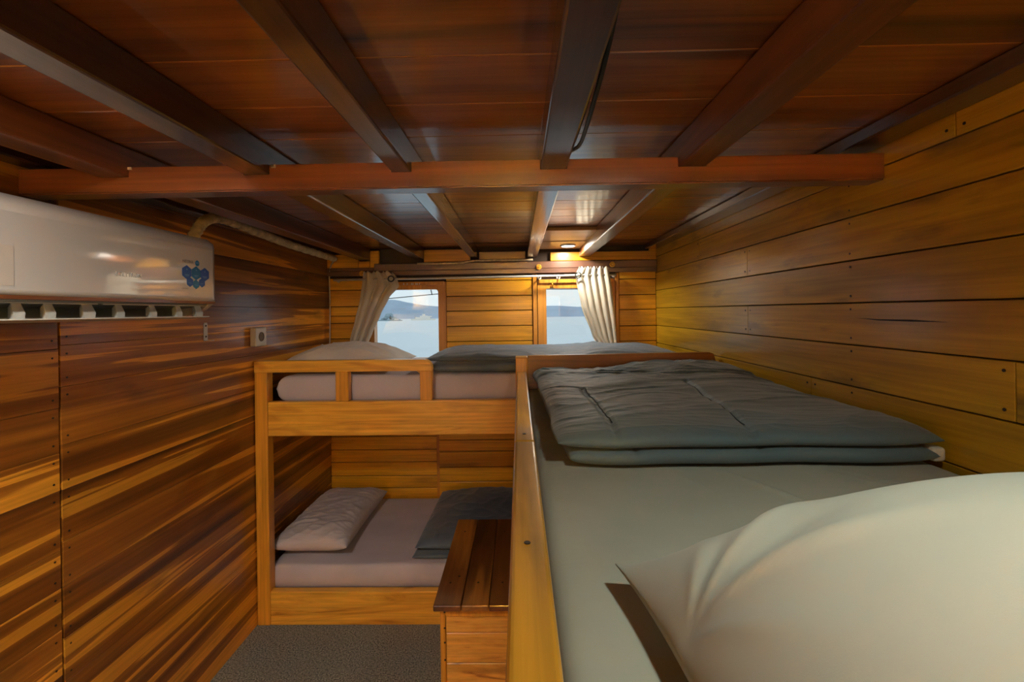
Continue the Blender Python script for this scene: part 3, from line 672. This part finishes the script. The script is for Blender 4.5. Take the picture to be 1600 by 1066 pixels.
# upper pillow
def ear(u, v, k=.03):  # corners stick out, edges pulled in
    return (-k * math.copysign(1, u) * (1 - v * v) * abs(u) ** 3, -k * math.copysign(1, v) * (1 - u * u) * abs(v) ** 3)
tag(soft('pillow', -1.30, -.64, 2.40, 2.84, 1.238, .148, 'pillow_up', p=2.4, q=.62, low=.28, nx=90, ny=70, wr=pil_wr(3, .007, -1, 2.6), warp=lambda u, v: ear(u, v, .02)), 'plump beige pillow on the upper tier by the left curtain', 'pillow')
# lower pillow, long side pointing to the window wall
tag(soft('pillow', -1.315, -.905, 2.33, 3.06, .274, .150, 'pillow_low', p=3.8, q=.5, low=.48, nx=80, ny=110, wr=lambda x, y: .007 * (ridge(Vector((x * 4 + y * 3, y * 13 - x * 6, 5)), 3) - .4) + .004 * (ridge(Vector((x * 9, y * 25, 8)), 3) - .4), warp=lambda u, v: ear(u, v, .02)), 'creased lilac-grey pillow on the lower tier against the left wall', 'pillow')

# upper comforter
def uq(x, y):
    return .006 * (ridge(Vector((x * 5, y * 14 + 2 * noise.noise(Vector((x * 3, y * 3, 1))), 3)), 3) - .4) + .012 * noise.noise(Vector((x * 3.2, y * 4.5, 7))) + (.016 * math.exp(-((x - .46) / .09) ** 2 - ((y - 2.85) / .2) ** 2)) * (1 + noise.noise(Vector((x * 20, y * 8, 0))))
uc = thing('comforter', 'folded dark slate comforter on the upper tier below the windows', 'comforter', (.2, 2.7, 1.236), 'slate grey comforters')
soft('lower_layer', -.475, .88, 2.335, 3.04, 1.237, .055, 'quilt_n', uc, p=14, q=.5, low=.5, nx=110, ny=60)
soft('top_layer', -.50, .88, 2.37, 3.05, 1.285, .050, 'quilt_n', uc, p=9, q=.55, low=.35, nx=150, ny=110, wr=uq)
# lower comforter
lc = thing('comforter', 'dark slate comforter on the lower tier behind the wooden step box', 'comforter', (0, 2.7, .27), 'slate grey comforters')
soft('lower_layer', -.55, .88, 2.335, 3.02, .272, .035, 'quilt_n', lc, p=14, q=.5, low=.5, nx=90, ny=50, warp=lambda u, v: (.02 * v, 0))
soft('top_layer', -.55, .88, 2.36, 3.10, .300, .085, 'quilt_n', lc, p=7, q=.55, low=.3, nx=120, ny=100, wr=lambda x, y: .008 * (ridge(Vector((x * 9 + y * 3, y * 8 - x * 2, 3)), 3) - .4) + .012 * noise.noise(Vector((x * 4, y * 4, 2))), warp=lambda u, v: (.01 * v, 0))

# ------------------------------------------------------------------ step box
sbx = thing('step_box', 'wooden step box with dark glossy top between the two bunks', 'box', (-.17, 1.87, 0))
bm = B()
for a, b_ in ((-.308, -.212), (-.211, -.118), (-.117, -.030)):
    box(bm, a, b_, 1.548, 2.195, .528, .55, 0, .004, 2)
nails(bm, [(-.268, 1.68, .55), (-.165, 1.68, .55), (-.075, 1.68, .55), (-.26, 2.07, .55), (-.16, 2.07, .55), (-.08, 2.07, .55), (-.24, 1.72, .55)], (0, 0, 1), .004)
link('top', bm, ['boxtop', 'nail'], sbx)
bm = B()
zz = [0, .11, .225, .335, .44, .527]
for a, b_ in zip(zz[:-1], zz[1:]): box(bm, -.268, -.034, 1.572, 1.59, a + .001, b_ - .001, 0, .002)
link('front_panel', bm, 'boxfront', sbx)
bm = B(); box(bm, -.288, -.269, 1.568, 1.60, 0, .527, 0, .003); box(bm, -.2685, -.034, 1.565, 1.5715, .500, .527, 0, .002)
nails(bm, [(-.272, 1.568, z) for z in (.515, .46, .41, .35, .27, .2)], (0, -1, 0), .0035); link('corner_strip', bm, ['bunk_z', 'nail'], sbx)
bm = B()
for a, b_ in zip(zz[:-1], zz[1:]): box(bm, -.286, -.27, 1.602, 2.185, a + .001, b_ - .001, 0, .002)
for a, b_ in zip(zz[:-1], zz[1:]): box(bm, -.05, -.034, 1.602, 2.185, a + .001, b_ - .001, 0, .002)
link('side_panel', bm, 'boxfront', sbx)
bm = B(); box(bm, -.268, -.052, 2.17, 2.185, 0, .527); link('back_panel', bm, 'boxfront', sbx)

# ------------------------------------------------------------------ near right bunk
nb = thing('bunk_bed', 'golden varnished bunk bed along the yellow right wall in the foreground', 'bunk bed', (.46, 1.1, 0))
bm = B(); box(bm, -.0145, .0305, -.10, .985, 1.0, 1.27, 0, .006, 3); box(bm, -.0145, .0305, .986, 2.125, 1.0, 1.27, 0, .006, 3)
nails(bm, [(.008, 1.04, 1.27), (.006, .55, 1.27)], (0, 0, 1), .004); link('side_rail', bm, ['rail', 'nail'], nb)
bm = B(); box(bm, -.020, .038, 2.128, 2.215, 0, 1.335, 0, .004, 2); link('post', bm, 'bunk_z', nb)
bm = B(); box(bm, -.020, .038, -.19, -.103, 0, 1.335, 0, .004, 2); link('post', bm, 'bunk_z', nb)
bm = B(); prism(bm, [(.039, 1.0), (.039, 1.337), (.905, 1.343), (.925, 1.335), (.947, 1.26), (.947, 1.0)], 'Y', 2.185, 2.213); link('end_board', bm, 'endb', nb)
bm = B(); prism(bm, [(.039, 1.0), (.039, 1.337), (.905, 1.343), (.925, 1.335), (.947, 1.26), (.947, 1.0)], 'Y', -.17, -.142); link('end_board', bm, 'endb', nb)
bm = B(); box(bm, .0315, .945, -.14, 2.18, 1.02, 1.05); link('upper_deck', bm, 'boxtop', nb)
bm = B(); box(bm, -.0145, .0305, -.10, 2.125, .0, .18, 0, .004); link('lower_board', bm, 'rail', nb)
bm = B(); box(bm, .0315, .945, -.14, 2.18, .13, .16); link('lower_deck', bm, 'boxtop', nb)
def nearwr(x, y):
    a = 0
    for (x0, y0, dx, dy, s) in ((.45, .97, .10, -.22, .006), (.66, .98, .16, -.24, .007), (.70, .98, .18, -.26, .006), (.335, .97, .04, -.1, .004)):
        L = math.hypot(dx, dy); ux, uy = dx / L, dy / L; t = (x - x0) * ux + (y - y0) * uy; d = (x - x0) * -uy + (y - y0) * ux
        a += s * math.exp(-(d / .006) ** 2) * max(0, 1 - abs(t / L - .4) / .7)
    a += .004 * (ridge(Vector((x * 18, y * 14, 2)), 3) - .4) * max(0, 1 - abs(x - .05) / .08) * (1 if y > 1.1 else max(0, (y - .9) / .2))
    return a + .002 * noise.noise(Vector((x * 3, y * 3, 0)))
nm = soft('mattress', .033, .943, -.13, 2.165, 1.05, .147, 'sheet_near', p=40, q=.5, low=.6, nx=200, ny=200, wr=nearwr)
tag(nm, 'grey sheeted mattress with a warm-lit tint in the near right bunk', 'mattress')

# near comforter: two folded layers
nc = thing('comforter', 'large folded slate comforter on the near right bunk', 'comforter', (.5, 1.55, 1.197), 'slate grey comforters')
def seamd(x, y):
    """distance to quilting seams"""
    d = 9
    for (a, b_) in (((.215, .88), (.205, 1.50)), ((.205, 1.50), (.07, 1.62)), ((.50, .86), (.585, 1.62))):
        ax, ay = a; bx, by = b_; L2 = (bx - ax) ** 2 + (by - ay) ** 2; t = max(0, min(1, ((x - ax) * (bx - ax) + (y - ay) * (by - ay)) / L2))
        d = min(d, math.hypot(x - ax - t * (bx - ax), y - ay - t * (by - ay)))
    return d
def nq(x, y):
    w = noise.noise(Vector((x * 3, y * 3, 4)))
    a = .0042 * (ridge(Vector((x * 2.2 + w, y * 10 + 2.2 * w, 3)), 3) - .4)
    a += .0013 * (ridge(Vector((x * 4 + w, y * 24 + 2.5 * w + x * 4, 9)), 3) - .4)
    a += .0007 * (ridge(Vector((x * 9, y * 44 + x * 6, 19)), 3) - .4)
    far = max(0, min(1, (y - 1.4) / .5)); a *= 1 + 1.3 * far
    a += .010 * noise.noise(Vector((x * 5, y * 5, 1)))
    s = seamd(x, y); a -= .008 * math.exp(-(s / .009) ** 2)
    a += far * (.035 * math.exp(-((x - .74) / .22) ** 2) + .012 * noise.noise(Vector((x * 6, y * 9, 5))))
    return a
def nwarp(u, v):
    return (.012 * noise.noise(Vector((v * 3, 2, 0))) * abs(u) ** 4 + (.02 * (1 - v) / 2 if u < 0 else -.01) * abs(u), .012 * noise.noise(Vector((u * 2.2, 7, 1))) * abs(v) ** 4 + .02 * max(0, -u - .7) * (1 - v) / 2)
soft('lower_layer', .088, .925, 1.005, 2.15, 1.1975, .047, 'quilt', nc, p=22, q=.5, low=.5, nx=170, ny=90, warp=nwarp, wr=lambda x, y: -.006 * math.exp(-((x - .255) / .008) ** 2) - .005 * math.exp(-((x - .535) / .008) ** 2))
soft('top_layer', .062, .935, 1.005, 2.16, 1.232, .060, 'quilt', nc, p=13, q=.52, low=.38, nx=260, ny=300, wr=nq, warp=nwarp)
bm = B(); box(bm, .905, .934, 1.012, 1.05, 1.206, 1.238, 0, .008, 3); link('lining', bm, 'lining', nc, True, label='white lining at the fold end')
for P in ([(.2145, 1.07 + .43 * i / 40) for i in range(41)], [(.205 - .10 * i / 14, 1.50 + .09 * i / 14) for i in range(15)], [(.522 + .063 * i / 40, 1.07 + .53 * i / 40) for i in range(41)]):
    bm = B(); tube(bm, [(x, y, 1.232 + .060 + nq(x, y) + .0002) for x, y in P], .0012, 6); link('seam', bm, 'thread', nc)

# near pillow
def npil(x, y):
    a = 0; px, py = .146, .412
    dx, dy = x - px, y - py; r = math.hypot(dx, dy); th = math.atan2(dy, dx)
    for (ang, amp, wd, ln) in ((28, .014, .10, .17), (62, .009, .11, .12), (-14, .013, .10, .14), (-58, .010, .14, .09), (104, .009, .15, .09), (-110, .004, .25, .05)):
        d = (th - math.radians(ang) + math.pi) % (2 * math.pi) - math.pi
        a += amp * math.exp(-(d / wd) ** 2) * (1 - math.exp(-(r / .02) ** 2)) * math.exp(-(r / ln) ** 2)
    a -= .022 * math.exp(-(r / .015) ** 2)
    a -= .012 * math.exp(-((th - math.radians(45)) / .14) ** 2) * math.exp(-((r - .07) / .05) ** 2)
    a -= .014 * math.exp(-((th - math.radians(8)) / .17) ** 2) * math.exp(-((r - .09) / .06) ** 2)
    return a + .004 * noise.noise(Vector((x * 6, y * 6, 3)))
def npwarp(u, v):
    k = .026
    dx = -k * math.copysign(1, u) * (1 - v * v) * abs(u) ** 3; dy = -.02 * math.copysign(1, v) * (1 - u * u) * abs(v) ** 3
    return dx, dy
def nptop(u, v):
    return 1.0
bmn = soft('pillow', .116, .84, .10, .574, 1.202, .207, 'pillow_near', p=2.3, q=.72, low=.14, nx=180, ny=150, wr=npil, warp=npwarp)
tag(bmn, 'big ivory pillow in the near right bunk foreground', 'pillow')

# ------------------------------------------------------------------ curtains
rod = thing('curtain_rod', 'thin white curtain rod spanning above both windows', 'curtain rod', (-.3, 3.075, 1.785))
bm = B(); tube(bm, [(-1.262, 3.085, 1.781), (.66, 3.085, 1.790)], .0075, 12); link('rod', bm, 'steel', rod)
for xx, zz in ((-1.255, 1.781), (.145, 1.782), (.275, 1.782), (.655, 1.79)):
    bm = B(); disc(bm, (xx, 3.155, zz), (0, -1, 0), .013, .006, 14); tube(bm, [(xx, 3.152, zz), (xx, 3.086, zz)], .005, 8); link('rod_bracket', bm, 'steel', rod)
def curtain(label, left, right, ztop, zbot, folds, seed, rings):
    t = thing('curtain', label, 'curtain', (left[0][0], 3.085, zbot), 'cream eyelet curtains')
    bm = B(); nu, nv = 90, 50
    def interp(tab, z):
        for (a, za), (b_, zb) in zip(tab[:-1], tab[1:]):
            if zb <= z <= za: k = (za - z) / (za - zb); k = k * k * (3 - 2 * k) * .35 + k * .65; return a + (b_ - a) * k
        return tab[-1][0] if z < tab[-1][1] else tab[0][0]
    grid = []
    for j in range(nv + 1):
        v = j / nv; row = []
        for i in range(nu + 1):
            u = i / nu
            zt = ztop + .008 * math.sin(2 * math.pi * folds * u * 2); z = zt + (zbot - zt) * v
            zz = ztop + (zbot - ztop) * v
            a, b_ = interp(left, zz), interp(right, zz)
            ph = 2 * math.pi * folds * u + 1.1 * math.sin(v * 2 + seed) * u
            amp = .011 * (1 - .35 * v)
            x = a + (b_ - a) * u + .006 * math.cos(ph) * (1 - v * .5); y = 3.083 + amp * math.sin(ph) - .012 * v + .006 * noise.noise(Vector((u * 4, v * 3, seed)))
            row.append(bm.verts.new((x, y, z)))
        grid.append(row)
    for j in range(nv):
        for i in range(nu): bm.faces.new((grid[j][i], grid[j + 1][i], grid[j + 1][i + 1], grid[j][i + 1]))
    o = link('cloth', bm, 'curtain', t, True); md = o.modifiers.new('thickness', 'SOLIDIFY'); md.thickness = .0025
    for rx, rz, rn in rings:
        bm = B(); torus(bm, (rx, 3.060, rz), rn, .0185, .0042, 24); link('eyelet', bm, 'ring', t)
    return t
curtain('cream curtain swept to the left of the left window', [(-1.062, 1.835), (-1.066, 1.79), (-1.085, 1.64), (-1.118, 1.508), (-1.155, 1.37), (-1.17, 1.24)],
        [(-.868, 1.835), (-.835, 1.80), (-.817, 1.735), (-.885, 1.658), (-.945, 1.54), (-1.0, 1.42), (-1.03, 1.35), (-1.04, 1.24)], 1.832, 1.245, 3.0, 1.0, [(-.862, 1.783, (.3, -1, 0))])
curtain('cream curtain swept to the right of the right window', [(.405, 1.84), (.381, 1.79), (.387, 1.745), (.419, 1.574), (.49, 1.378), (.553, 1.28), (.57, 1.245)],
        [(.606, 1.84), (.626, 1.70), (.643, 1.484), (.655, 1.26), (.655, 1.245)], 1.840, 1.262, 5.0, 2.2, [(.400, 1.789, (-.3, -1, 0))])

# yellow cleats on the dark board
for i, (xx, zz, lb) in enumerate(((-1.081, 1.828, 'small round brass knob on the dark board behind the left curtain top'), (.14, 1.854, 'small round brass knob on the dark board left of the right window'), (.643, 1.864, 'small round brass knob on the dark board right of the right curtain'))):
    t = thing('brass_knob', lb, 'knob', (xx, YB - .035, zz), 'brass knobs on the dark board')
    bm = B(); disc(bm, (xx, YB - .0375, zz), (0, -1, 0), .019, .006, 20); torus(bm, (xx, YB - .044, zz), (0, 1, 0), .014, .004, 20); link('rosette', bm, 'brass', t)
    bm = B(); disc(bm, (xx, YB - .0435, zz), (0, -1, 0), .007, .012, 12, 0, .005); link('stud', bm, 'brass', t)
